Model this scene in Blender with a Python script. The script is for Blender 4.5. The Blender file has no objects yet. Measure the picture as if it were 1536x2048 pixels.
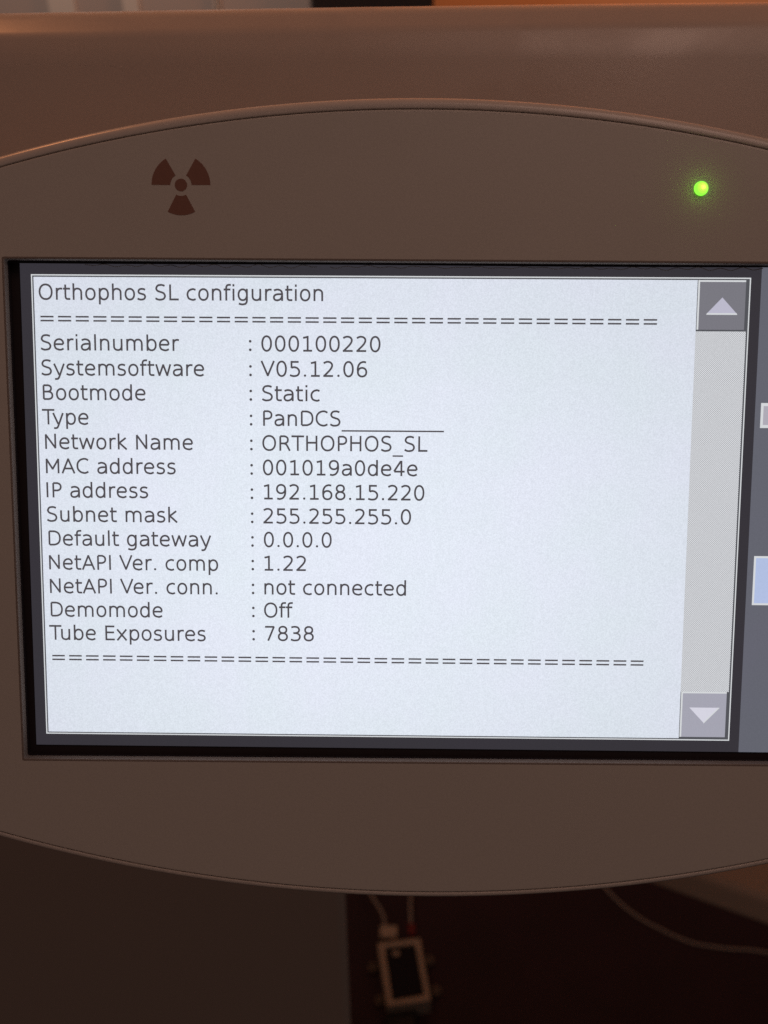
import bpy, bmesh, math, random
import numpy as np
from mathutils import Vector, Matrix

random.seed(4)
sc = bpy.context.scene
COL = sc.collection

# ------------------------------------------------------------------ camera
# The panel stands tilted back by TILT; its own frame is X right, Y into the
# panel, Z up along its face, with the glass of the display at Y = 0.
TILT = math.radians(30)
PANEL = Matrix.Translation((0, 0, 1.10)) @ Matrix.Rotation(-TILT, 4, 'X')
F = 2000.0                      # focal length in pixels of the 1536 x 2048 photograph
UNIT = 125.0 / 1400 / 1000      # metres on the glass per pixel
D = F * UNIT


def norm(v):
    return np.array(v, float) / np.linalg.norm(v)


dv = norm((-110, 17216, F))
dh = np.array((1.0, 0.0078, 0.0)); dh[2] = -(dh[0] * dv[0] + dh[1] * dv[1]) / dv[2]
dh = norm(dh)
dn = np.cross(dh, dv)
L2C = np.array((dh, dn, -dv))   # rows: panel axes seen from the camera (x right, y down, z forward)
CAM = -D * L2C[:, 2]            # camera position in the panel frame
rot = Matrix(((L2C[0][0], -L2C[0][1], -L2C[0][2]),
              (L2C[1][0], -L2C[1][1], -L2C[1][2]),
              (L2C[2][0], -L2C[2][1], -L2C[2][2])))
cam_data = bpy.data.cameras.new('camera')
cam = bpy.data.objects.new('camera', cam_data); COL.objects.link(cam)
cam.matrix_world = PANEL @ (Matrix.Translation(CAM) @ rot.to_4x4())
cam_data.sensor_fit = 'VERTICAL'; cam_data.sensor_height = 36; cam_data.lens = F / 2048 * 36
cam_data.clip_start = 0.005; cam_data.clip_end = 50
cam_data.dof.use_dof = True; cam_data.dof.focus_distance = D; cam_data.dof.aperture_fstop = 22
sc.camera = cam

# ------------------------------------------------------------------ light
w = bpy.data.worlds.new('World'); sc.world = w; w.use_nodes = True
w.node_tree.nodes['Background'].inputs[0].default_value = (1.0, 0.72, 0.62, 1)
w.node_tree.nodes['Background'].inputs[1].default_value = 0.048


def area(name, loc, target, size, power, col, sy=None):
    l = bpy.data.lights.new(name, 'AREA'); l.energy = power; l.color = col
    l.shape = 'RECTANGLE'; l.size = size; l.size_y = sy or size
    o = bpy.data.objects.new(name, l); COL.objects.link(o); o.location = loc
    o.rotation_euler = (Vector(target) - Vector(loc)).to_track_quat('-Z', 'Y').to_euler()
    return o


area('low_overhead_light', (0.20, -0.17, 1.66), (0.02, 0, 1.12), 0.26, 0.44, (1.0, 0.64, 0.51))  # unseen lamp hung low so the panel is brighter at its top
area('orange_side_light', (-0.85, -0.25, 1.75), (0, 0.0, 1.12), 0.3, 0.28, (1.0, 0.36, 0.16))
area('orange_room_light', (-0.46, 0.45, 1.80), (-0.05, 0.10, 1.2), 0.10, 1.1, (1.0, 0.36, 0.13))
area('grey_right_light', (1.3, -0.1, 1.6), (0.05, 0.05, 1.15), 0.5, 0.25, (0.85, 0.95, 1.0))  # unseen soft grey light added at the right for the housing's sheen
area('orange_wall_light', (0.35, 0.80, 1.50), (0.12, 1.3, 1.45), 0.15, 4.0, (1.0, 0.33, 0.12))
area('cabinet_fill_light', (-0.35, 0.40, 1.70), (-0.32, 1.0, 1.72), 0.3, 5.4, (1.0, 0.76, 0.64))  # unseen fill added to brighten the cabinet

sc.view_settings.view_transform = 'Standard'
sc.view_settings.look = 'None'
sc.view_settings.exposure = 0.0
sc.view_settings.gamma = 1.0
sc.view_settings.use_curve_mapping = False
sc.cycles.use_denoising = False
sc.cycles.use_adaptive_sampling = False

# ------------------------------------------------------------------ helpers
PINV = PANEL.inverted()


def ray(px, py):
    c = np.array(((px - 768) / F, (py - 1024) / F, 1.0))
    return L2C @ c


def at(px, py, y=0.0):
    """the point of the panel-frame plane Y = y seen at a pixel"""
    d = ray(px, py); t = (y - CAM[1]) / d[1]
    return CAM + t * d


CAMW = cam.matrix_world.translation


def wray(px, py):
    return (PANEL.to_3x3() @ Vector(ray(px, py)))


def onz(px, py, z):
    d = wray(px, py); return CAMW + d * ((z - CAMW.z) / d.z)


def ony(px, py, y):
    d = wray(px, py); return CAMW + d * ((y - CAMW.y) / d.y)


def mat(name, col, rough=0.5, bump=0.0, bscale=3000.0, var=0.0, vscale=200.0, spec=0.5, coat=0.0, rvar=0.0):
    m = bpy.data.materials.new(name); m.use_nodes = True
    nt = m.node_tree; b = nt.nodes['Principled BSDF']
    b.inputs['Base Color'].default_value = (*col, 1); b.inputs['Roughness'].default_value = rough
    b.inputs['Specular IOR Level'].default_value = spec; b.inputs['Coat Weight'].default_value = coat
    tc = nt.nodes.new('ShaderNodeTexCoord')
    if var:
        n = nt.nodes.new('ShaderNodeTexNoise'); n.inputs['Scale'].default_value = vscale
        n.inputs['Detail'].default_value = 5
        nt.links.new(tc.outputs['Object'], n.inputs['Vector'])
        mr = nt.nodes.new('ShaderNodeMapRange'); nt.links.new(n.outputs['Fac'], mr.inputs['Value'])
        mr.inputs['From Min'].default_value = .25; mr.inputs['From Max'].default_value = .75
        mr.inputs['To Min'].default_value = 1 - var; mr.inputs['To Max'].default_value = 1 + var
        vm = nt.nodes.new('ShaderNodeVectorMath'); vm.operation = 'SCALE'
        vm.inputs[0].default_value = col
        nt.links.new(mr.outputs['Result'], vm.inputs['Scale'])
        nt.links.new(vm.outputs['Vector'], b.inputs['Base Color'])
    if rvar:                                     # wiped and handled patches: the sheen varies
        n = nt.nodes.new('ShaderNodeTexNoise'); n.inputs['Scale'].default_value = 38; n.inputs['Detail'].default_value = 6
        n.inputs['Distortion'].default_value = 1.2
        nt.links.new(tc.outputs['Object'], n.inputs['Vector'])
        mr = nt.nodes.new('ShaderNodeMapRange'); nt.links.new(n.outputs['Fac'], mr.inputs['Value'])
        mr.inputs['From Min'].default_value = .35; mr.inputs['From Max'].default_value = .65
        mr.inputs['To Min'].default_value = rough - rvar; mr.inputs['To Max'].default_value = rough + rvar
        nt.links.new(mr.outputs['Result'], b.inputs['Roughness'])
    if bump:
        n = nt.nodes.new('ShaderNodeTexNoise'); n.inputs['Scale'].default_value = bscale
        n.inputs['Detail'].default_value = 2
        nt.links.new(tc.outputs['Object'], n.inputs['Vector'])
        bp = nt.nodes.new('ShaderNodeBump'); bp.inputs['Strength'].default_value = bump
        bp.inputs['Distance'].default_value = 0.0001
        nt.links.new(n.outputs['Fac'], bp.inputs['Height']); nt.links.new(bp.outputs['Normal'], b.inputs['Normal'])
    return m


def lit(name, col, grain=0.0, gscale=5200.0, falloff=0.0, strength=1.0):
    """what a lit display shows: emission under a slightly glossy dark glass"""
    m = mat(name, (0.012, 0.012, 0.013), 0.33, spec=0.35)
    nt = m.node_tree; b = nt.nodes['Principled BSDF']
    b.inputs['Emission Color'].default_value = (*col, 1); b.inputs['Emission Strength'].default_value = strength
    if grain:
        tc = nt.nodes.new('ShaderNodeTexCoord')
        n = nt.nodes.new('ShaderNodeTexNoise'); n.inputs['Scale'].default_value = gscale; n.inputs['Detail'].default_value = 2
        n2 = nt.nodes.new('ShaderNodeTexNoise'); n2.inputs['Scale'].default_value = 60; n2.inputs['Detail'].default_value = 3
        nt.links.new(tc.outputs['Object'], n.inputs['Vector']); nt.links.new(tc.outputs['Object'], n2.inputs['Vector'])
        a = nt.nodes.new('ShaderNodeMapRange'); nt.links.new(n.outputs['Fac'], a.inputs['Value'])
        a.inputs['From Min'].default_value = .3; a.inputs['From Max'].default_value = .7
        a.inputs['To Min'].default_value = strength * (1 - grain); a.inputs['To Max'].default_value = strength * (1 + grain)
        # fine upright streaks of the pixel columns, and emission dimmed towards the edges
        n3 = nt.nodes.new('ShaderNodeTexNoise'); n3.inputs['Scale'].default_value = 2600; n3.inputs['Detail'].default_value = 1
        mp = nt.nodes.new('ShaderNodeMapping'); mp.inputs['Scale'].default_value = (1, 1, .05)
        nt.links.new(tc.outputs['Object'], mp.inputs['Vector']); nt.links.new(mp.outputs['Vector'], n3.inputs['Vector'])
        c3 = nt.nodes.new('ShaderNodeMapRange'); nt.links.new(n3.outputs['Fac'], c3.inputs['Value'])
        c3.inputs['From Min'].default_value = .3; c3.inputs['From Max'].default_value = .7
        c3.inputs['To Min'].default_value = 1 - grain * .09; c3.inputs['To Max'].default_value = 1 + grain * .09
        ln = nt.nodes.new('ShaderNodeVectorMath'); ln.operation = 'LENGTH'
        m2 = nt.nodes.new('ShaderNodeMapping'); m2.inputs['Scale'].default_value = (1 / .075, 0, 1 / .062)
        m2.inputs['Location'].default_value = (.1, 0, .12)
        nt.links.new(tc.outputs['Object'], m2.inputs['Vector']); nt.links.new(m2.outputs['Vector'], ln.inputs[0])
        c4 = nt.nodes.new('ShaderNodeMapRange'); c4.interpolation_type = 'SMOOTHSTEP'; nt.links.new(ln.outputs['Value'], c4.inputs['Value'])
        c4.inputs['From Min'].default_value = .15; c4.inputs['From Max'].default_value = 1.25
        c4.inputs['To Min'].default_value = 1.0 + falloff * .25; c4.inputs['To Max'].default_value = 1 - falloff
        k1 = nt.nodes.new('ShaderNodeMath'); k1.operation = 'MULTIPLY'; k2 = nt.nodes.new('ShaderNodeMath'); k2.operation = 'MULTIPLY'
        nt.links.new(a.outputs['Result'], k1.inputs[0]); nt.links.new(c3.outputs['Result'], k1.inputs[1])
        nt.links.new(k1.outputs[0], k2.inputs[0]); nt.links.new(c4.outputs['Result'], k2.inputs[1])
        nt.links.new(k2.outputs[0], b.inputs['Emission Strength'])
        mx = nt.nodes.new('ShaderNodeMix'); mx.data_type = 'RGBA'
        mx.inputs['A'].default_value = (col[0] * .985, col[1] * 1.002, col[2] * .985, 1)
        mx.inputs['B'].default_value = (col[0] * 1.012, col[1] * .998, col[2] * 1.015, 1)
        a2 = nt.nodes.new('ShaderNodeMapRange'); nt.links.new(n2.outputs['Fac'], a2.inputs['Value'])
        a2.inputs['From Min'].default_value = .35; a2.inputs['From Max'].default_value = .65
        nt.links.new(a2.outputs['Result'], mx.inputs['Factor'])
        nt.links.new(mx.outputs['Result'], b.inputs['Emission Color'])
    return m


def dither(name, c1, c2, pitch):
    """one-pixel chequer of a scroll-bar track on the display"""
    m = lit(name, c1); nt = m.node_tree; b = nt.nodes['Principled BSDF']
    tc = nt.nodes.new('ShaderNodeTexCoord'); ck = nt.nodes.new('ShaderNodeTexChecker')
    mp = nt.nodes.new('ShaderNodeMapping'); mp.inputs['Location'].default_value = (0.0, 0.5, 0.0)
    mp.inputs['Scale'].default_value = (1 / pitch, 0, 1 / pitch)
    nt.links.new(tc.outputs['Object'], mp.inputs['Vector'])
    ck.inputs['Scale'].default_value = 1.0
    ck.inputs['Color1'].default_value = (*c1, 1); ck.inputs['Color2'].default_value = (*c2, 1)
    nt.links.new(mp.outputs['Vector'], ck.inputs['Vector']); nt.links.new(ck.outputs['Color'], b.inputs['Emission Color'])
    return m


def obj(name, bm, mats, parent=None, smooth=False, loc=None):
    me = bpy.data.meshes.new(name)
    bmesh.ops.recalc_face_normals(bm, faces=bm.faces[:])
    bm.to_mesh(me); bm.free()
    for m in (mats if isinstance(mats, (list, tuple)) else [mats]):
        me.materials.append(m)
    if smooth:
        me.polygons.foreach_set('use_smooth', [True] * len(me.polygons))
    o = bpy.data.objects.new(name, me); COL.objects.link(o)
    if parent: o.parent = parent
    if loc is not None: o.location = loc
    return o


def thing(name, label, cat, mw=None, group=None):
    o = bpy.data.objects.new(name, None); COL.objects.link(o); o.empty_display_size = .02
    if mw is not None: o.matrix_world = mw
    o['label'] = label; o['category'] = cat
    if group: o['group'] = group
    return o


def tag(o, label, cat, group=None):
    o['label'] = label; o['category'] = cat
    if group: o['group'] = group
    return o


def box(bm, lo, hi, bevel=0.0, seg=3, mi=0):
    x0, y0, z0 = lo; x1, y1, z1 = hi
    v = [bm.verts.new(p) for p in ((x0, y0, z0), (x1, y0, z0), (x1, y1, z0), (x0, y1, z0),
                                   (x0, y0, z1), (x1, y0, z1), (x1, y1, z1), (x0, y1, z1))]
    fs = [bm.faces.new([v[i] for i in q]) for q in ((0, 3, 2, 1), (4, 5, 6, 7), (0, 1, 5, 4), (1, 2, 6, 5), (2, 3, 7, 6), (3, 0, 4, 7))]
    for f in fs: f.material_index = mi
    if bevel:
        es = list({e for f in fs for e in f.edges})
        bmesh.ops.bevel(bm, geom=es, offset=bevel, segments=seg, profile=.5, affect='EDGES')


def bridge(bm, a, b, closed=True, mi=0):
    n = len(a); fs = []
    for i in range(n if closed else n - 1):
        j = (i + 1) % n
        f = bm.faces.new((a[i], a[j], b[j], b[i])); f.material_index = mi; f.smooth = True; fs.append(f)
    return fs


def tube(bm, pts, r, n=10, mi=0):
    pts = [Vector(p) for p in pts]; prev = None; up = Vector((0.3, 0.5, 0.81))
    for i, p in enumerate(pts):
        t = (pts[min(i + 1, len(pts) - 1)] - pts[max(i - 1, 0)]).normalized()
        a = t.cross(up).normalized(); b = t.cross(a)
        ring = [bm.verts.new(p + (a * math.cos(k * math.tau / n) + b * math.sin(k * math.tau / n)) * r) for k in range(n)]
        if prev: bridge(bm, prev, ring, mi=mi)
        else: bm.faces.new(ring).material_index = mi
        prev = ring
    bm.faces.new(prev).material_index = mi


def catmull(pts, k=8):
    P = [np.array(p, float) for p in pts]; P = [2 * P[0] - P[1]] + P + [2 * P[-1] - P[-2]]
    out = []
    for i in range(1, len(P) - 2):
        a, b, c, d = P[i - 1:i + 3]
        for j in range(k):
            t = j / k
            out.append(.5 * (2 * b + (c - a) * t + (2 * a - 5 * b + 4 * c - d) * t * t + (3 * b - a - 3 * c + d) * t ** 3))
    out.append(P[-2]); return out


def circle_fit(pts):
    A = np.array([[2 * p[0], 2 * p[1], 1] for p in pts]); b = np.array([p[0] ** 2 + p[1] ** 2 for p in pts])
    cx, cz, k = np.linalg.lstsq(A, b, rcond=None)[0]
    return cx, cz, math.sqrt(k + cx * cx + cz * cz)


def quad_on(bm, y, corners, mi=0):
    """flat patch on the display, its four corners given as photograph pixels"""
    f = bm.faces.new([bm.verts.new(at(px, py, y)) for px, py in corners]); f.material_index = mi
    return f


def rect_on(bm, y, x0, z0, x1, z1, mi=0):
    f = bm.faces.new([bm.verts.new(p) for p in ((x0, y, z0), (x1, y, z0), (x1, y, z1), (x0, y, z1))]); f.material_index = mi


# ------------------------------------------------------------------ materials
M_shell = mat('cream_plastic', (0.60, 0.55, 0.50), 0.42, bump=0.12, bscale=2600, var=0.055, vscale=3000, rvar=.10)
M_rim = mat('cream_plastic_rim', (0.62, 0.55, 0.50), 0.27, bump=0.05, bscale=2600, var=0.045, vscale=3000)
M_unit = mat('cream_painted_housing', (0.52, 0.42, 0.36), 0.33, bump=0.07, bscale=1500, var=0.055, vscale=2600, rvar=.10)
M_edge = mat('shaded_recess_edge', (0.24, 0.19, 0.165), 0.6)  # dimness of the recess put into the colour of the plate's edge
M_dark = mat('dark_seam', (0.03, 0.02, 0.018), 0.7)
M_gasket = mat('black_gasket', (0.026, 0.018, 0.020), 0.5, spec=0.4)
M_foil = mat('dark_foil_edge', (0.60, 0.58, 0.60), 0.3)
M_print = mat('brown_symbol_print', (0.26, 0.118, 0.085), 0.5, bump=0.2, bscale=2600, var=0.04, vscale=1500)

# ------------------------------------------------------------------ setting
M_floor = mat('dark_red_brown_floor', (0.030, 0.0115, 0.021), 0.7, bump=0.3, bscale=60, var=0.25, vscale=14)
bm = bmesh.new(); box(bm, (-3, -2.5, -0.05), (3, 1.6, 0.0))
o = obj('floor', bm, M_floor); o['kind'] = 'structure'
M_wall = mat('warm_plaster_wall', (0.55, 0.36, 0.22), 0.8, bump=0.3, bscale=300, var=0.05, vscale=6)
bm = bmesh.new(); box(bm, (-3, 1.3, 0.0), (3, 1.4, 2.6))
tag(obj('wall', bm, M_wall), 'warm orange lit plaster wall at the back of the room', 'wall')

# ------------------------------------------------------------------ control panel
YP = -0.0026                                     # front face of the plate
top_px = [(0, 340), (100, 306), (200, 282), (300, 263), (400, 247), (500, 237), (600, 228), (700, 222), (768, 220),
          (858, 219.5), (968, 223), (1068, 228), (1168, 237), (1268, 248), (1368, 265), (1468, 285), (1536, 298)]
bot_px = [(0, 1660), (100, 1687), (200, 1715), (300, 1735), (400, 1750), (500, 1764), (600, 1772), (700, 1777),
          (768, 1780), (873, 1783), (1107, 1775), (1223, 1765), (1340, 1751), (1457, 1734), (1536, 1719)]
tp = [at(*p, YP)[[0, 2]] for p in top_px]; bp_ = [at(*p, YP)[[0, 2]] for p in bot_px]
tx, tz, tr = circle_fit(tp); bx_, bz_, br = circle_fit(bp_)
XC = .5 * (tx + bx_); HALF = 0.092


def outline():
    pts = []
    N = 120
    for i in range(N + 1):
        x = XC - HALF + 2 * HALF * i / N
        pts.append((x, tz + math.sqrt(tr ** 2 - (x - tx) ** 2)))
    zt = pts[-1][1]; zb = bz_ - math.sqrt(br ** 2 - (XC + HALF - bx_) ** 2)
    K = 40
    for i in range(1, K):
        t = math.pi * i / K
        pts.append((XC + HALF + 0.019 * math.sin(t) ** .8, .5 * (zt + zb) + .5 * (zt - zb) * math.copysign(abs(math.cos(t)) ** .8, math.cos(t))))
    for i in range(N + 1):
        x = XC + HALF - 2 * HALF * i / N
        pts.append((x, bz_ - math.sqrt(br ** 2 - (x - bx_) ** 2)))
    zt = tz + math.sqrt(tr ** 2 - (XC - HALF - tx) ** 2); zb = pts[-1][1]
    for i in range(1, K):
        t = math.pi * i / K
        pts.append((XC - HALF - 0.019 * math.sin(t) ** .8, .5 * (zt + zb) - .5 * (zt - zb) * math.copysign(abs(math.cos(t)) ** .8, math.cos(t))))
    return np.array(pts)


OUT = outline()
tan = np.roll(OUT, -1, 0) - np.roll(OUT, 1, 0)
for _ in range(6):
    tan = .25 * np.roll(tan, 1, 0) + .5 * tan + .25 * np.roll(tan, -1, 0)
NRM = np.stack((-tan[:, 1], tan[:, 0]), 1); NRM /= np.linalg.norm(NRM, axis=1)[:, None]   # outward for a clockwise outline
if np.dot(NRM[60], (0, 1)) < 0: NRM = -NRM

panel = thing('control_panel', 'cream control panel with a lit touchscreen, radiation symbol and green lamp', 'control panel', PANEL)


def ring_of(bm, off, y):
    P = OUT + NRM * (off if np.ndim(off) == 0 else np.asarray(off)[:, None])
    return [bm.verts.new((p[0], y, p[1])) for p in P]


# front plate with the display opening
op = [at(8, 518, YP), at(1652, 529, YP), at(1612, 1529, YP), at(49, 1517, YP)]
op = [np.array((p[0], p[2])) for p in op]


def rounded(poly, r, k=6, grow=0.0):
    c = sum(poly) / 4; out = []
    n = len(poly)
    for i in range(n):
        p = poly[i]; a = norm(poly[i - 1] - p); b = norm(poly[(i + 1) % n] - p)
        q = p - (a + b) * grow
        for j in range(k + 1):
            t = j / k
            s, e = q + a * r, q + b * r
            out.append((1 - t) ** 2 * s + 2 * t * (1 - t) * q + t * t * e)
    return out


def subdiv(loop, m):
    out = []
    for i, p in enumerate(loop):
        q = loop[(i + 1) % len(loop)]
        k = m if np.linalg.norm(q - p) > .01 else 1
        out += [p + (q - p) * j / k for j in range(k)]
    return out


bm = bmesh.new()
R = 0.0002
outer = [ring_of(bm, -0.0, YP + 0.006)]
for k in range(6):
    a = k / 5 * math.pi / 2
    outer.append(ring_of(bm, -R * (1 - math.cos(a)), YP + R * (1 - math.sin(a))))
outer.append(ring_of(bm, -R - 0.0003, YP))
for a, b in zip(outer, outer[1:]): bridge(bm, a, b)
r2 = 0.00022


def open_ring(grow, y):
    return [bm.verts.new((p[0], y, p[1])) for p in subdiv(rounded(op, 0.0004, 5, grow), 30)]


inner = [open_ring(r2 + .0002, YP)]
for k in range(5):
    a = k / 4 * math.pi / 2
    inner.append(open_ring(r2 * (1 - math.sin(a)), YP + r2 * (1 - math.cos(a))))
inner.append(open_ring(0.0, YP + 0.0016))
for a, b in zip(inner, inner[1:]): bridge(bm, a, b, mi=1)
es = []
for lp in (outer[-1], inner[0]):
    for i in range(len(lp)):
        e = bm.edges.get((lp[i], lp[(i + 1) % len(lp)])); es.append(e)
bmesh.ops.triangle_fill(bm, use_beauty=True, use_dissolve=False, edges=es)
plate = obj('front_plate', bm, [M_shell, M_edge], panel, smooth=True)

# rim of the back shell, split from the plate by a dark seam
wz = np.clip((OUT[:, 1] - OUT[:, 1].min()) / np.ptp(OUT[:, 1]), 0, 1)
W = 0.00142 + (0.0023 - 0.00142) * wz ** 1.0
bm = bmesh.new()
gap = 0.00016
rings = [ring_of(bm, gap, YP + 0.006), ring_of(bm, gap, YP + 0.00025), ring_of(bm, gap + 0.00004, YP + 0.00010), ring_of(bm, gap + 0.00013, YP + 0.00004)]
for k in range(1, 13):
    a = k / 12 * math.pi / 2
    f = math.sin(a)
    rings.append(ring_of(bm, gap + 0.00013 + (W - gap - 0.00013) * f, YP + 0.00004 + 0.0030 * (1 - (1 - min(f, 1.0) ** 3.0) ** (1 / 3.0))))
rings.append(ring_of(bm, W - 0.0004, YP + 0.012)); rings.append(ring_of(bm, W - 0.004, YP + 0.017))
for a, b in zip(rings, rings[1:]): bridge(bm, a, b)
bm.faces.new(rings[-1])
obj('rim', bm, M_rim, panel, smooth=True)
bm = bmesh.new()
bridge(bm, ring_of(bm, -0.0006, YP + 0.0045), ring_of(bm, gap + .0006, YP + 0.0045))
obj('seam', bm, M_dark, panel)

# radiation warning trefoil printed on the plate
c = at(362, 370, YP); bm = bmesh.new(); u = UNIT * 0.985
yq = YP - 0.00003


def sector(a0, a1, r0, r1, n=18):
    vs = []
    for i in range(n + 1):
        a = math.radians(a0 + (a1 - a0) * i / n); vs.append((c[0] + r1 * u * math.cos(a), yq, c[2] + r1 * u * math.sin(a)))
    for i in range(n, -1, -1):
        a = math.radians(a0 + (a1 - a0) * i / n); vs.append((c[0] + r0 * u * math.cos(a), yq, c[2] + r0 * u * math.sin(a)))
    bm.faces.new([bm.verts.new(v) for v in vs])


sector(0, 60, 20.5, 57); sector(120, 180, 20.5, 57); sector(242, 298, 20.5, 57)
bm.faces.new([bm.verts.new((c[0] + 12 * u * math.cos(k * math.tau / 32), yq, c[2] + 12 * u * math.sin(k * math.tau / 32))) for k in range(32)])
obj('radiation_symbol', bm, M_print, panel)

# green indicator lamp: a small lit dome standing proud of the plate
c = at(1402, 377, YP); bm = bmesh.new()
prev = None
for k in range(9):
    a = k / 8 * math.pi / 2
    if k == 8:
        tip = bm.verts.new((c[0], YP - 0.0012, c[2]))
        for i in range(28): bm.faces.new((prev[i], prev[(i + 1) % 28], tip))
    else:
        rr = 0.00118 * math.cos(a)
        rg = [bm.verts.new((c[0] + rr * math.cos(q * math.tau / 28), YP - 0.0012 * math.sin(a), c[2] + rr * math.sin(q * math.tau / 28))) for q in range(28)]
        if prev: bridge(bm, prev, rg)
        prev = rg
M_led = mat('green_lamp_lens', (0.2, 0.6, 0.1), 0.3)
b = M_led.node_tree.nodes['Principled BSDF']
b.inputs['Emission Color'].default_value = (0.25, 1.0, 0.05, 1); b.inputs['Emission Strength'].default_value = 1.35
lamp = obj('indicator_lamp', bm, M_led, panel, smooth=True)
gl = bpy.data.lights.new('indicator_glow', 'POINT'); gl.energy = 7.0e-5; gl.color = (0.40, 1.0, 0.07); gl.shadow_soft_size = 0.0003
go = bpy.data.objects.new('indicator_glow', gl); COL.objects.link(go); go.parent = lamp; go.location = (c[0], YP - 0.0016, c[2])
bm = bmesh.new()
for k_, (rad, dy) in enumerate(((0.00098, .00042), (0.00084, .00062), (.00064, .00086))):
    bmesh.ops.create_uvsphere(bm, u_segments=24, v_segments=12, radius=rad, matrix=Matrix.Translation((c[0] + .00004, YP - dy, c[2])))
    for f in bm.faces:
        if f.index == -1 or not f.tag: f.material_index = k_; f.tag = True
M_core = []
for k_, e_ in enumerate(((0.46, 0.95, 0.075, 1), (0.58, 0.93, 0.10, 1), (0.70, 0.92, 0.13, 1))):
    m_ = mat('lamp_core', (0.5, 0.6, 0.1), 0.3); b = m_.node_tree.nodes['Principled BSDF']
    b.inputs['Emission Color'].default_value = e_; b.inputs['Emission Strength'].default_value = 1.0; M_core.append(m_)
obj('lamp_core', bm, M_core, lamp, smooth=True)

# black gasket behind the opening, with a wavy foil bead along its upper side
bm = bmesh.new()
o4 = rounded(op, 0.0002, 2, 0.0025); rect = [bm.verts.new((p[0], 0.0004, p[1])) for p in o4]
bm.faces.new(rect)
wall_in = [bm.verts.new((p[0], YP + 0.0016, p[1])) for p in subdiv(rounded(op, 0.0004, 5, -0.00003), 30)]
wall_bk = [bm.verts.new((p[0], 0.00035, p[1])) for p in subdiv(rounded(op, 0.0004, 5, -0.00003), 30)]
bridge(bm, wall_in, wall_bk)
gasket = obj('gasket', bm, M_gasket, panel)
bm = bmesh.new()
for seg in ((170, 360), (330, 640), (660, 1005), (990, 1530)):
    pts = []
    for i in range(int((seg[1] - seg[0]) / 4)):
        x = seg[0] + i * 4
        yy = 529.5 + x * .0060 + 2.6 * math.sin(x / 44 * math.tau) * (.4 + .6 * math.sin(x / 310) ** 2) + 1.2 * math.sin(x / 17.3)
        pts.append(at(x, yy, -0.0002))
    tube(bm, pts, 0.000075, 6)
obj('foil_edge', bm, M_foil, gasket, smooth=True)
bm = bmesh.new(); up_, lo_ = [], []
for i in range(0, 411):
    x = 8 + i * 4
    yy = 526.0 + x * .0060 + .5 * math.sin(x / 150)
    up_.append(bm.verts.new(at(x, 512 + x * .007, -0.0001))); lo_.append(bm.verts.new(at(x, yy, -0.0001)))
bridge(bm, up_, lo_, closed=False)
obj('adhesive_strip', bm, M_gasket, gasket)

# ---- display
E_back = lit('display_dark_grey', (0.036, 0.033, 0.041), 0.10)
E_side = lit('display_side_grey', (0.125, 0.128, 0.158), 0.05)
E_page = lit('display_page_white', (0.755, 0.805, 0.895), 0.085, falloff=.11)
E_white = lit('display_white_line', (0.66, 0.68, 0.70))
E_text = lit('display_grey_ink', (0.080, 0.073, 0.082), 0.12)
E_line = lit('display_dark_line', (0.085, 0.088, 0.10))
E_btn_hi = lit('display_button_grey', (0.190, 0.188, 0.216), 0.05)  # viewing-angle dimming of the upper button put into its colours
E_btn_lo = lit('display_button_pale', (0.37, 0.372, 0.435), 0.05)
E_arrow = lit('display_arrow', (0.50, 0.49, 0.60), 0.03)
E_arrow2 = lit('display_arrow_pale', (0.66, 0.66, 0.74), 0.03)
E_blue = lit('display_blue', (0.44, 0.52, 0.76), 0.03)
E_keypale = lit('display_key_pale', (0.42, 0.40, 0.46), 0.03)
E_track = dither('display_track_chequer', (0.33, 0.335, 0.35), (0.80, 0.82, 0.86), UNIT * 1.9)

bl = at(73, 1489); tl = at(47, 523); rt = at(1655, 523)
bm = bmesh.new(); rect_on(bm, 0.0, bl[0], bl[2], at(1600, 1490)[0], tl[2] + .0004)
display = obj('display', bm, E_back, panel)
xs = .5 * (at(1523, 529)[0] + at(1478, 1500)[0])
bm = bmesh.new(); rect_on(bm, -0.00004, xs, bl[2] + .00001, at(1599, 1490)[0], tl[2] + .0003)
obj('side_bar', bm, E_side, display)

TLc, TRc, BRc, BLc = at(62, 547), at(1502, 557), at(1458, 1480), at(93, 1468)
print('window corners (mm):', [tuple(np.round(p[[0, 2]] * 1000, 2)) for p in (TLc, TRc, BRc, BLc)])
x0 = .5 * (TLc[0] + BLc[0]); x1 = .5 * (TRc[0] + BRc[0]); z1 = .5 * (TLc[2] + TRc[2]); z0 = .5 * (BRc[2] + BLc[2])
u = UNIT
bm = bmesh.new()
rect_on(bm, -0.00008, x0, z0, x1, z1, 0)
rect_on(bm, -0.00010, x0 + 2.4 * u, z0 + 2.4 * u, x1 - 2.4 * u, z1 - 2.4 * u, 1)
obj('window_border', bm, [E_white, E_line], display)
bm = bmesh.new()
xpr = .5 * (at(1391, 663)[0] + at(1357, 1470)[0])
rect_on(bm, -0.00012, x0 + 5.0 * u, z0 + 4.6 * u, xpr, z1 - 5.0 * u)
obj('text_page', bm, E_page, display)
xtr = x1 - 5.5 * u
bm = bmesh.new(); rect_on(bm, -0.00012, xpr, z0 + 4.6 * u, xtr, z1 - 5.0 * u)
obj('scroll_track', bm, E_track, display)


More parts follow.
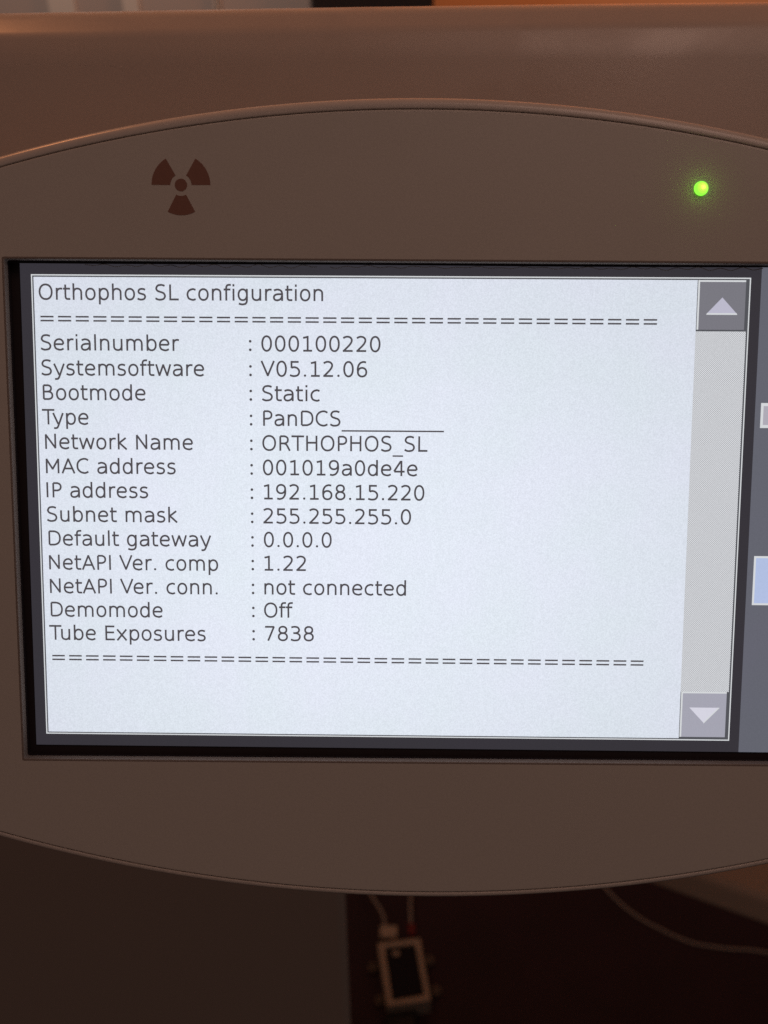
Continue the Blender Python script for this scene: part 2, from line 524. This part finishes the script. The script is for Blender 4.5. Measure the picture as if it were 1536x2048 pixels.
def scroll_button(za, zb, face, arrow, up, label):
    bm = bmesh.new(); y = -0.00016
    xa, xb = xpr, xtr
    rect_on(bm, y, xa, zb, xb, za, 2)                                   # dark right and lower bevel
    rect_on(bm, y - .00002, xa + 1.2 * u, zb + 3.2 * u, xb - 4.2 * u, za, 1)   # pale left and upper bevel
    rect_on(bm, y - .00004, xa + 4.6 * u, zb + 3.2 * u, xb - 4.2 * u, za - 3.4 * u, 0)
    cx = .5 * (xa + xb); cz = .5 * (za + zb); s = 30 * u; h = 16 * u
    if up:
        tri = ((cx - s, cz - h), (cx + s, cz - h), (cx, cz + h)); lip = ((cx - s, cz - h - 1.2 * u), (cx + s, cz - h - 1.2 * u), (cx + s * .96, cz - h + 2 * u), (cx - s * .96, cz - h + 2 * u))
    else:
        tri = ((cx - s, cz + h), (cx, cz - h), (cx + s, cz + h)); lip = ((cx, cz - h - 1.5 * u), (cx + s + 1.5 * u, cz + h), (cx + s - 2 * u, cz + h), (cx, cz - h + 2 * u))
    bm.faces.new([bm.verts.new((p[0], y - .00006, p[1])) for p in tri]).material_index = 3
    bm.faces.new([bm.verts.new((p[0], y - .00008, p[1])) for p in lip]).material_index = 1
    o = obj('scroll_button', bm, [face, E_white, E_line, arrow], display); o['label'] = label


scroll_button(z1 - 5.0 * u, at(1440, 663)[2], E_btn_hi, E_arrow, True, 'dark grey scroll button with an up arrow')
scroll_button(at(1410, 1383)[2], z0 + 4.6 * u, E_btn_lo, E_arrow2, False, 'pale grey scroll button with a down arrow')

# two keys of the side bar that reach into view
bm = bmesh.new(); k0 = at(1522, 806); k1 = at(1521, 856)
rect_on(bm, -.00010, k0[0], k1[2], k0[0] + 5.2e-3, k0[2], 0)
rect_on(bm, -.00013, k0[0] + 5 * u, k1[2] + 6 * u, k0[0] + 5.2e-3 - 5 * u, k0[2] - 6 * u, 1)
obj('side_key', bm, [E_white, E_keypale], display)['label'] = 'small pale key with a white border'
bm = bmesh.new(); k0 = at(1508, 1112); k1 = at(1505, 1210)
rect_on(bm, -.00010, k0[0], k1[2], k0[0] + 6.8e-3, k0[2], 0)
rect_on(bm, -.00013, k0[0] + 4 * u, k1[2] + 4 * u, k0[0] + 6.8e-3 - 4 * u, k0[2] - 4 * u, 1)
obj('side_key', bm, [E_white, E_blue], display)['label'] = 'pale blue key with a white border'

# ------------------------------------------------------------------ lettering
# A stroked sans letterform: advance width and strokes (units of 1/2048 em).
# 'L' polyline, 'C' smooth curve through points, 'O' ellipse
G = {}


def g(ch, adv, *strokes): G[ch] = (adv, strokes)


g(' ', 651)
g('o', 1253, ('O', 626, 559, 422, 506)); g('O', 1612, ('O', 806, 745, 594, 688))
g('0', 1303, ('O', 651, 745, 420, 690))
g('b', 1300, ('L', (278, 0), (278, 1556)), ('O', 688, 559, 408, 506))
g('p', 1300, ('L', (278, -426), (278, 1120)), ('O', 688, 559, 408, 506))
g('d', 1300, ('L', (1022, 0), (1022, 1556)), ('O', 612, 559, 408, 506))
g('g', 1300, ('L', (1022, 1120), (1022, 100)), ('O', 612, 559, 408, 506),
  ('C', (1022, 140), (985, -130), (850, -290), (600, -345), (400, -325), (225, -260)))
g('h', 1298, ('L', (278, 0), (278, 1556)), ('C', (278, 600), (318, 850), (440, 1005), (650, 1062), (880, 1000), (1005, 850), (1030, 640), (1030, 320), (1030, 0)))
g('n', 1298, ('L', (278, 0), (278, 1120)), ('C', (278, 600), (318, 850), (440, 1005), (650, 1062), (880, 1000), (1005, 850), (1030, 640), (1030, 320), (1030, 0)))
g('u', 1298, ('L', (1024, 0), (1024, 1120)), ('C', (1024, 520), (984, 270), (862, 115), (652, 58), (422, 120), (297, 270), (272, 480), (272, 800), (272, 1120)))
g('m', 1995, ('L', (278, 0), (278, 1120)), ('C', (278, 620), (320, 880), (440, 1020), (620, 1062), (830, 1010), (965, 850), (998, 640), (998, 320), (998, 0)),
  ('C', (998, 620), (1040, 880), (1160, 1020), (1340, 1062), (1550, 1010), (1685, 850), (1718, 640), (1718, 320), (1718, 0)))
g('r', 842, ('L', (278, 0), (278, 1120)), ('C', (278, 590), (310, 820), (430, 990), (620, 1056), (835, 1035)))
g('i', 569, ('L', (285, 0), (285, 1120)), ('L', (285, 1330), (285, 1550)))
g('l', 569, ('L', (285, 0), (285, 1556)))
g('t', 803, ('C', (285, 1438), (285, 1000), (285, 420), (310, 190), (420, 90), (590, 78), (754, 78)), ('L', (55, 1045), (754, 1045)))
g('f', 721, ('C', (300, 0), (300, 500), (300, 1100), (325, 1330), (430, 1450), (600, 1480), (762, 1480)), ('L', (47, 1045), (711, 1045)))
g('s', 1067, ('C', (880, 985), (720, 1045), (540, 1064), (330, 1010), (220, 835), (310, 665), (540, 595), (780, 510), (868, 310), (745, 115), (490, 56), (300, 80), (125, 160)))
g('S', 1300, ('C', (1070, 1350), (880, 1420), (660, 1440), (390, 1370), (245, 1120), (360, 900), (650, 785), (950, 670), (1090, 410), (950, 140), (610, 55), (370, 85), (155, 190)))
g('c', 1126, ('C', (985, 985), (840, 1045), (690, 1062), (400, 960), (222, 720), (210, 440), (350, 170), (690, 57), (840, 74), (985, 135)))
g('e', 1260, ('L', (215, 585), (1062, 585)), ('C', (1062, 585), (1035, 800), (900, 990), (650, 1062), (390, 975), (225, 740), (210, 430), (350, 170), (690, 57), (890, 80), (1085, 165)))
g('a', 1255, ('C', (215, 975), (400, 1042), (590, 1062), (830, 1000), (970, 850), (1010, 640), (1010, 320), (1010, 0)),
  ('C', (1010, 632), (760, 632), (480, 605), (270, 500), (205, 300), (300, 115), (510, 56), (760, 115), (940, 290), (1005, 540)))
g('k', 1186, ('L', (278, 0), (278, 1556)), ('L', (320, 625), (1000, 1125)), ('L', (330, 660), (1080, 0)))
g('x', 1212, ('L', (130, 0), (1080, 1120)), ('L', (130, 1120), (1080, 0)))
g('y', 1212, ('L', (112, 1120), (606, 50)), ('C', (1100, 1120), (860, 510), (620, -95), (510, -290), (370, -347), (170, -347)))
g('w', 1675, ('L', (130, 1120), (450, 50), (838, 1060), (1226, 50), (1546, 1120)))
g('L', 1141, ('L', (302, 1493), (302, 85), (1130, 85)))
g('T', 1251, ('L', (-6, 1408), (1257, 1408)), ('L', (625, 0), (625, 1408)))
g('N', 1532, ('L', (296, 0), (296, 1380), (1236, 110), (1236, 1493)))
g('M', 1767, ('L', (296, 0), (296, 1380), (884, 430), (1470, 1380), (1470, 0)))
g('A', 1401, ('L', (90, 0), (700, 1410), (1310, 0)), ('L', (300, 480), (1100, 480)))
g('V', 1401, ('L', (90, 1493), (700, 90), (1310, 1493)))
g('I', 604, ('L', (302, 0), (302, 1493)))
g('H', 1540, ('L', (302, 0), (302, 1493)), ('L', (1238, 0), (1238, 1493)), ('L', (302, 800), (1238, 800)))
g('E', 1294, ('L', (1150, 1408), (302, 1408), (302, 85), (1170, 85)), ('L', (302, 800), (1110, 800)))
g('P', 1235, ('L', (302, 0), (302, 1408)), ('C', (302, 1408), (500, 1408), (760, 1400), (990, 1270), (1056, 1050), (990, 830), (760, 700), (500, 690), (302, 690)))
g('R', 1423, ('L', (302, 0), (302, 1408)), ('C', (302, 1408), (500, 1408), (770, 1400), (1000, 1270), (1060, 1060), (990, 840), (760, 725), (500, 715), (302, 715)),
  ('C', (640, 715), (850, 650), (990, 480), (1120, 240), (1250, 0)))
g('B', 1405, ('L', (302, 85), (302, 1408)), ('C', (302, 1408), (520, 1408), (800, 1400), (990, 1290), (1045, 1110), (980, 920), (780, 815), (520, 800), (302, 800)),
  ('C', (520, 800), (830, 790), (1070, 680), (1160, 440), (1070, 205), (830, 95), (520, 85), (302, 85)))
g('D', 1577, ('L', (302, 85), (302, 1408)), ('C', (302, 1408), (560, 1408), (900, 1390), (1220, 1230), (1365, 930), (1365, 560), (1220, 265), (900, 105), (560, 85), (302, 85)))
g('C', 1430, ('C', (1300, 1300), (1100, 1405), (870, 1438), (520, 1330), (270, 1060), (210, 745), (270, 430), (520, 160), (870, 55), (1100, 88), (1300, 190)))
g('1', 1303, ('L', (245, 1295), (685, 1395)), ('L', (684, 1493), (684, 85)), ('L', (254, 85), (1114, 85)))
g('2', 1303, ('C', (190, 1300), (390, 1400), (600, 1438), (850, 1370), (1000, 1180), (975, 930), (800, 660), (520, 370), (250, 100)), ('L', (150, 85), (1098, 85)))
g('3', 1303, ('C', (200, 1375), (400, 1425), (590, 1438), (850, 1370), (985, 1150), (900, 910), (650, 805), (400, 802)),
  ('C', (560, 802), (850, 740), (1040, 560), (1040, 330), (900, 125), (600, 55), (380, 75), (155, 150)))
g('4', 1303, ('L', (1188, 430), (170, 430)), ('L', (140, 440), (800, 1440)), ('L', (865, 0), (865, 1493)))
g('5', 1303, ('L', (1014, 1408), (312, 1408), (312, 830)), ('C', (302, 835), (450, 885), (600, 900), (860, 820), (1040, 600), (1040, 340), (880, 125), (580, 55), (380, 75), (155, 150)))
g('6', 1303, ('O', 670, 465, 410, 410), ('C', (1060, 1395), (900, 1430), (770, 1438), (500, 1340), (310, 1080), (245, 760), (262, 480)))
g('7', 1303, ('L', (160, 1408), (1050, 1408), (470, 0)))
g('8', 1303, ('O', 651, 1115, 365, 322), ('O', 651, 417, 420, 362))
g('9', 1303, ('O', 633, 1026, 410, 410), ('C', (243, 96), (403, 61), (533, 53), (803, 151), (993, 411), (1058, 731), (1041, 1011)))
g('.', 651, ('D', 324, 112, 118)); g(':', 690, ('D', 345, 112, 118), ('D', 345, 950, 118))
g('=', 1716, ('B', 217, 1499, 935, 78), ('B', 217, 1499, 555, 78))
g('_', 1024, ('B', -12, 1036, -434, 72))
KERN = {'Ty': -250, 'Tu': -230, 'Ve': -110, 'AP': 0, 'ff': -20}
HW = 93


def stroke_pts(s):
    k = s[0]
    if k == 'L': return [np.array(p, float) for p in s[1:]], False
    if k == 'C': return catmull(s[1:], 6), False
    if k == 'O':
        return [np.array((s[1] + s[3] * math.copysign(abs(math.cos(a)) ** .93, math.cos(a)), s[2] + s[4] * math.copysign(abs(math.sin(a)) ** .93, math.sin(a))))
                for a in (math.tau * (i + .5) / 40 for i in range(40))], True


def layout(text):
    x = 0; out = []
    for i, ch in enumerate(text):
        if i: x += KERN.get(text[i - 1] + ch, 0)
        out.append((ch, x)); x += G[ch][0]
    return out


def strips(text):
    """flat quads of every stroke of a line of text, in font units"""
    quads = []
    for ch, ox in layout(text):
        for s in G[ch][1]:
            q = []
            if s[0] == 'D':
                quads.append(('poly', [(ox + s[1] + s[3] * math.cos(a), s[2] + s[3] * math.sin(a)) for a in (math.tau * i / 12 for i in range(12))])); continue
            if s[0] == 'B':
                quads.append(('poly', [(ox + s[1], s[3] - s[4]), (ox + s[2], s[3] - s[4]), (ox + s[2], s[3] + s[4]), (ox + s[1], s[3] + s[4])])); continue
            if s[0] == 'L':
                V = [np.array(p, float) for p in s[1:]]; runs = [[V[0]]]
                for i in range(1, len(V)):
                    runs[-1].append(V[i])
                    if i < len(V) - 1 and np.dot(norm(V[i] - V[i - 1]), norm(V[i + 1] - V[i])) < -.05: runs.append([V[i]])
                if len(runs) > 1:
                    for rn in runs:
                        t = norm(rn[-1] - rn[0]); nn = np.array((-t[1], t[0])) * HW; off = np.array((ox, 0))
                        a_, b_ = rn[0] - t * HW * .45 * (rn is not runs[0]), rn[-1] + t * HW * .45 * (rn is not runs[-1])
                        if len(rn) == 2:
                            quads.append(('poly', [tuple(p + off) for p in (a_ + nn, b_ + nn, b_ - nn, a_ - nn)]))
                        else:
                            mm = rn[1]; t2 = norm(rn[2] - rn[1]); t1 = norm(rn[1] - rn[0]); m = np.array((-t1[1], t1[0])) + np.array((-t2[1], t2[0])); m = m / (np.dot(m, m) / 2) * HW
                            n1 = np.array((-t1[1], t1[0])) * HW; n2 = np.array((-t2[1], t2[0])) * HW
                            quads.append(('strip', [tuple((tuple(rn[0] + n1 + off), tuple(rn[0] - n1 + off))), (tuple(mm + m + off), tuple(mm - m + off)), (tuple(rn[2] + n2 + off), tuple(rn[2] - n2 + off))], False))
                    continue
            P, closed = stroke_pts(s); n = len(P); lr = []
            for i in range(n):
                a = P[i - 1] if (i or closed) else None; b = P[(i + 1) % n] if (i < n - 1 or closed) else None
                t1 = norm(P[i] - a) if a is not None else None; t2 = norm(b - P[i]) if b is not None else None
                if t1 is None: t1 = t2
                if t2 is None: t2 = t1
                n1 = np.array((-t1[1], t1[0])); n2 = np.array((-t2[1], t2[0])); m = n1 + n2
                m = m / max(np.dot(m, m) / 2, .35)
                lr.append((P[i] + m * HW, P[i] - m * HW))
            quads.append(('strip', [((l[0] + ox, l[1]), (r[0] + ox, r[1])) for l, r in lr], closed))
    return quads


def ink(text):
    xs = []
    for q in strips(text):
        for p in q[1]:
            xs += [p[0]] if q[0] == 'poly' else [p[0][0], p[1][0]]
    return min(xs), max(xs)


YT = -0.00015


def text_line(text, pl, pr, base, colon=None):
    """set a line so its ink runs from pixel pl to pixel pr along the baseline"""
    a, b = ink(text); A = at(pl, base); B = at(pr, base + .0078 * (pr - pl))
    sx = (B[0] - A[0]) / (b - a); sz = 41.9 * UNIT / 2048; z = A[2]
    bm = bmesh.new(); k = 0
    P = lambda p, y: bm.verts.new((A[0] + (p[0] - a) * sx, y, z + p[1] * sz))
    for q in strips(text):
        y = YT - (k % 6) * 0.000003; k += 1
        if q[0] == 'poly': bm.faces.new([P(p, y) for p in q[1]])
        else:
            Ls = [P(p[0], y) for p in q[1]]; Rs = [P(p[1], y) for p in q[1]]
            bridge(bm, Ls, Rs, closed=q[2])
    if colon:
        cpt = at(colon, base)
        for dz in (3.0, 19.6):
            bm.faces.new([bm.verts.new((cpt[0] + 2.7 * UNIT * math.cos(t), YT, cpt[2] + dz * UNIT + 2.7 * UNIT * math.sin(t))) for t in (math.tau * i / 14 for i in range(14))])
    obj('text_line', bm, E_text, display)


text_line('Orthophos SL configuration', 78.4, 646.5, 599.5)
text_line('=' * 35, 82, 1313, 653)
ROWS = [('Serialnumber', 82, 359, 700.5, '000100220', 523, 761, 702.8),
        ('Systemsoftware', 83.4, 409, 750.5, 'V05.12.06', 521.6, 734.5, 753),
        ('Bootmode', 86.6, 292, 799.8, 'Static', 524, 640, 802),
        ('Type', 85.2, 178, 848.8, 'PanDCS' + '_' * 10, 526.5, 888, 851.6),
        ('Network Name', 91, 386.5, 897.8, 'ORTHOPHOS_SL', 525, 854.8, 901.2),
        ('MAC address', 92.5, 352, 946.4, '001019a0de4e', 526, 835, 950),
        ('IP address', 94, 297, 994.6, '192.168.15.220', 528, 848.6, 998.6),
        ('Subnet mask', 94.5, 356, 1042.8, '255.255.255.0', 527, 822, 1046.6),
        ('Default gateway', 98, 423, 1090.6, '0.0.0.0', 528, 663.5, 1093.8),
        ('NetAPI Ver. comp', 99, 436.8, 1138.6, '1.22', 529, 612, 1141),
        ('NetAPI Ver. conn.', 100.7, 436, 1185.8, 'not connected', 529, 812, 1188.6),
        ('Demomode', 102.3, 326, 1232.6, 'Off', 528.5, 586, 1234.6),
        ('Tube Exposures', 99.7, 412, 1279, '7838', 530.5, 627.8, 1281)]
for i, (l, a, b, y, v, va, vb, vy) in enumerate(ROWS):
    text_line(l, a, b, y)
    text_line(v, va, vb, vy, colon=500.8 + 6.8 * i / 12)
text_line('=' * 35, 105.6, 1286, 1329)

# ------------------------------------------------------------------ housing of the machine behind the panel
unit = thing('machine_housing', 'broad cream housing of the x-ray machine behind the control panel', 'machine housing', PANEL)
yb = 0.020
zk = at(768, 100, yb)[2]; zc = at(768, 56, yb + .0008)[2]


def fillet(pts, rads, k=7):
    out = [np.array(pts[0])]
    for p0_, p1_, p2_, r_ in zip(pts, pts[1:], pts[2:], rads):
        p0_, p1_, p2_ = map(np.array, (p0_, p1_, p2_))
        a_ = p1_ + norm(p0_ - p1_) * r_; b_ = p1_ + norm(p2_ - p1_) * r_
        out += [(1 - t) ** 2 * a_ + 2 * t * (1 - t) * p1_ + t * t * b_ for t in (q / k for q in range(k + 1))]
    return out + [np.array(pts[-1])]


prof = fillet([(yb + .16, -.06), (yb, -.06), (yb, zk), (yb + .0008, zc), (yb + .0058, zc + .0066), (yb + .16, zc + .0066), (yb + .16, -.06)],
              [.004, .0022, .0012, .004, .01])
bm = bmesh.new(); prev = None
XL, XR = -0.22, 0.20
for i in range(41):
    x = XL + (XR - XL) * i / 40
    bow = 0.10 * x ** 2                         # the beam bows back slightly towards its ends
    rg = [bm.verts.new((x, y + bow, z + 0.0155 * x)) for y, z in prof[:-1]]
    if prev: bridge(bm, prev, rg)
    else: bm.faces.new(rg)
    prev = rg
bm.faces.new(prev)
obj('beam_cover', bm, M_unit, unit, smooth=True)

# column under the panel, standing on the floor at the left
e = ony(697, 1800, 0.16)
bm = bmesh.new()
pl_ = [(e.x - .34, .16), (e.x, .16), (e.x - .09, .40), (e.x - .34, .40)]
lo_ = [bm.verts.new((*p, 0)) for p in pl_]; hi_ = [bm.verts.new((*p, 1.03)) for p in pl_]
bridge(bm, lo_, hi_); bm.faces.new(lo_); bm.faces.new(hi_)
for f in bm.faces: f.smooth = False
bmesh.ops.bevel(bm, geom=bm.edges[:], offset=.006, segments=3, profile=.5, affect='EDGES')
M_col = mat('cream_painted_column', (0.66, 0.52, 0.44), 0.5, bump=0.15, bscale=900, var=0.07, vscale=700)
tag(obj('machine_column', bm, M_col, smooth=False), 'upright cream column of the machine below the panel at the left', 'column')

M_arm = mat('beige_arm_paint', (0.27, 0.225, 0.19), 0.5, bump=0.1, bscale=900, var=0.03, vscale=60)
# low arm at the right
zt2 = 0.62
p0 = onz(1380, 1741, zt2); p1 = onz(1560, 1804, zt2)
dr = (p1 - p0); dr.z = 0; dr.normalize(); nr = Vector((-dr.y, dr.x, 0))
if nr.y < 0: nr = -nr
q0 = p0 - dr * .15; q1 = p1 + dr * .25
# its height comes from where its lower edge shows
best = None
for h in np.linspace(.005, .3, 400):
    pt = onz(1536, 1857, zt2 - h); dd = abs((pt - p0).dot(nr) + .8 * h)
    if best is None or dd < best[0]: best = (dd, h)
H = best[1]; print('arm thickness', H)
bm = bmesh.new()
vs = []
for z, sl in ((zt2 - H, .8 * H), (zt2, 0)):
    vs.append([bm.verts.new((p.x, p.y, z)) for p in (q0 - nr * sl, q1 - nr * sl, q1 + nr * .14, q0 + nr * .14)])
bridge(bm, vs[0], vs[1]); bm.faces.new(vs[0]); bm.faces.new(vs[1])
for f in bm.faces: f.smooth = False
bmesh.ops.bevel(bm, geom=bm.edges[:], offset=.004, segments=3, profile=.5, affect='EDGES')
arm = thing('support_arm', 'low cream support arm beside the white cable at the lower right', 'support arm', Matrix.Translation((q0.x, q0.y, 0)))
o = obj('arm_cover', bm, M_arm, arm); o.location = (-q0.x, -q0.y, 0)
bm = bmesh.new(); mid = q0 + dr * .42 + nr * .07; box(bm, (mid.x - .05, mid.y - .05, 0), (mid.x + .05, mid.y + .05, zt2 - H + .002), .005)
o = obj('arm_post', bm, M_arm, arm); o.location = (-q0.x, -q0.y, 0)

# white cable lying on the floor
M_cable = mat('pale_cable', (0.40, 0.35, 0.32), 0.5)
cp = [(1150, 1690), (1185, 1745), (1217, 1783), (1240, 1806), (1262, 1824), (1290, 1843), (1320, 1858), (1350, 1873), (1385, 1886), (1415, 1892), (1460, 1898), (1500, 1900), (1536, 1906), (1600, 1918), (1700, 1925)]
bm = bmesh.new(); tube(bm, catmull([onz(x, y, 0.0017) for x, y in cp], 8), 0.0017, 10)
tag(obj('cable', bm, M_cable, smooth=True), 'pale cable curving across the dark floor below the support arm', 'cable')

# little pale box with a dark face lying on the floor
M_case = mat('pale_plastic_case', (0.50, 0.42, 0.34), 0.5, var=.06, vscale=40)
M_ear = mat('dull_plastic_ear', (0.17, 0.135, 0.11), 0.6)
M_face = mat('dark_blue_face', (0.016, 0.016, 0.024), 0.6, spec=.15)
M_red = mat('red_strain_relief', (0.26, 0.035, 0.035), 0.5)
M_black = mat('black_rubber', (0.010, 0.010, 0.011), 0.6)
HB = 0.030
TL_, TR_, BR_, BL_ = (onz(*p, HB) for p in ((755, 1886), (840, 1875), (862, 2000), (775, 2012)))
iTL, iTR, iBR, iBL = (onz(*p, HB) for p in ((769.5, 1895), (830, 1887.5), (849, 1989), (785, 2000)))
base = (TL_ + BR_) / 2; base.z = 0
dev = thing('junction_box', 'small pale box with a dark window lying on the dark floor', 'junction box', Matrix.Translation(base))


def rel(p, z=None):
    q = p - base
    return Vector((q.x, q.y, q.z if z is None else z))


bm = bmesh.new()
o_t = [bm.verts.new(rel(p)) for p in (TL_, TR_, BR_, BL_)]; o_b = [bm.verts.new(rel(p, 0.0)) for p in (TL_, TR_, BR_, BL_)]
i_t = [bm.verts.new(rel(p)) for p in (iTL, iTR, iBR, iBL)]; i_b = [bm.verts.new(rel(p, HB - .006)) for p in (iTL, iTR, iBR, iBL)]
bridge(bm, o_b, o_t); bridge(bm, o_t, i_t); bridge(bm, i_t, i_b); bm.faces.new(o_b)
for f in bm.faces: f.smooth = False
bmesh.ops.bevel(bm, geom=[e_ for e_ in bm.edges if e_.verts[0].co.z > HB - .001 and e_.verts[1].co.z > HB - .001], offset=.0015, segments=2, profile=.5, affect='EDGES')
obj('case', bm, M_case, dev)
bm = bmesh.new(); bm.faces.new([bm.verts.new(rel(p, HB - .005)) for p in (iTL, iTR, iBR, iBL)])
face = obj('window', bm, M_face, dev)
bm = bmesh.new(); q = rel(onz(792, 1903, HB), HB - .0045); box(bm, q - Vector((.004, .003, .0003)), q + Vector((.004, .003, .0005)), .0004)
obj('window_mark', bm, M_case, face)
bm = bmesh.new(); q = rel(onz(777, 1868, HB - .008), 0); box(bm, (q.x - .011, q.y - .006, .004), (q.x + .011, q.y + .010, HB - .004), .002)
obj('connector', bm, M_case, dev)
for (px, py) in ((858, 1920), (746, 1934), (760, 2000), (872, 1981)):
    c = rel(onz(px, py, .006)); bm = bmesh.new(); prev = None; first = None
    for i in range(20):
        a = i / 20 * math.tau; ctr = Vector((c.x + .0040 * math.cos(a), c.y + .0040 * math.sin(a), .0045))
        rg = [bm.verts.new(ctr + Vector((math.cos(a) * .0028 * math.cos(b_), math.sin(a) * .0028 * math.cos(b_), .0035 * math.sin(b_)))) for b_ in (k * math.tau / 8 for k in range(8))]
        if prev: bridge(bm, prev, rg)
        else: first = rg
        prev = rg
    bridge(bm, prev, first)
    obj('mounting_ear', bm, M_ear, dev, smooth=True)
bm = bmesh.new(); pts = [rel(onz(824, 1872, .018)), rel(onz(823, 1862, .020)), rel(onz(822, 1850, .021))]; tube(bm, pts, .0048, 10)
obj('cable_boot', bm, M_red, dev, smooth=True)
bm = bmesh.new(); tube(bm, catmull([rel(onz(822, 1851, .021)), rel(onz(821, 1825, .022)), rel(onz(821, 1798, .021)), rel(onz(823, 1740, .01)), rel(onz(830, 1690, .004))], 6), .0019, 8)
obj('lead', bm, M_cable, dev, smooth=True)
bm = bmesh.new(); tube(bm, catmull([rel(onz(772, 1862, .018)), rel(onz(765, 1828, .020)), rel(onz(747, 1798, .021)), rel(onz(725, 1760, .014)), rel(onz(705, 1735, .004))], 6), .0019, 8)
obj('lead', bm, M_cable, dev, smooth=True)
bm = bmesh.new(); q = rel(onz(803, 2034, .008), 0); box(bm, (q.x - .018, q.y - .022, 0), (q.x + .018, q.y + .020, .014), .004)
obj('plug', bm, M_black, dev)

# ------------------------------------------------------------------ what shows above the housing
M_cab = mat('taupe_cabinet', (0.36, 0.32, 0.30), 0.45, var=.04, vscale=20)
M_strip = mat('pale_strip', (0.52, 0.49, 0.45), 0.45)
yc = 0.95
xa = ony(-260, 10, yc).x; xb = ony(624, 10, yc).x
cab = thing('storage_cabinet', 'grey cabinet with pale upright strips behind the housing at the left', 'cabinet', Matrix.Translation(((xa + xb) / 2, yc + .16, 0)))
ox, oy = (xa + xb) / 2, yc + .16
bm = bmesh.new(); box(bm, (xa - ox, yc - oy, 0), (xb - ox, yc + .32 - oy, 1.45), .003, 2)
obj('body', bm, M_cab, cab)
for a_, b_ in ((96, 150), (245, 278), (428, 432), (437, 440)):  # paler upright strips along the cabinet front
    xa_, xb_ = ony(a_, 10, yc - .004).x, ony(b_, 10, yc - .004).x
    bm = bmesh.new(); box(bm, (xa_ - ox, yc - .004 - oy, 0.10), (xb_ - ox, yc - oy + .001, 1.40), .0006, 2)
    obj('upright_strip', bm, M_strip, cab)
yk = 0.93
xa, xb = ony(622, 8, yk).x, ony(868, 8, yk).x
bm = bmesh.new(); box(bm, (xb + .003, 1.02, 0), (xb + .75, 1.295, .80), .004)
bm2 = bmesh.new(); box(bm2, (xa + .001, yk, 0.0), (xb, yk + .30, 1.32), .003, 2)
M_blackcase = mat('black_case', (0.012, 0.010, 0.011), 0.45)
tag(obj('equipment_rack', bm2, M_blackcase), 'black upright case between the grey cabinet and the orange wall', 'equipment case')
bm.free()
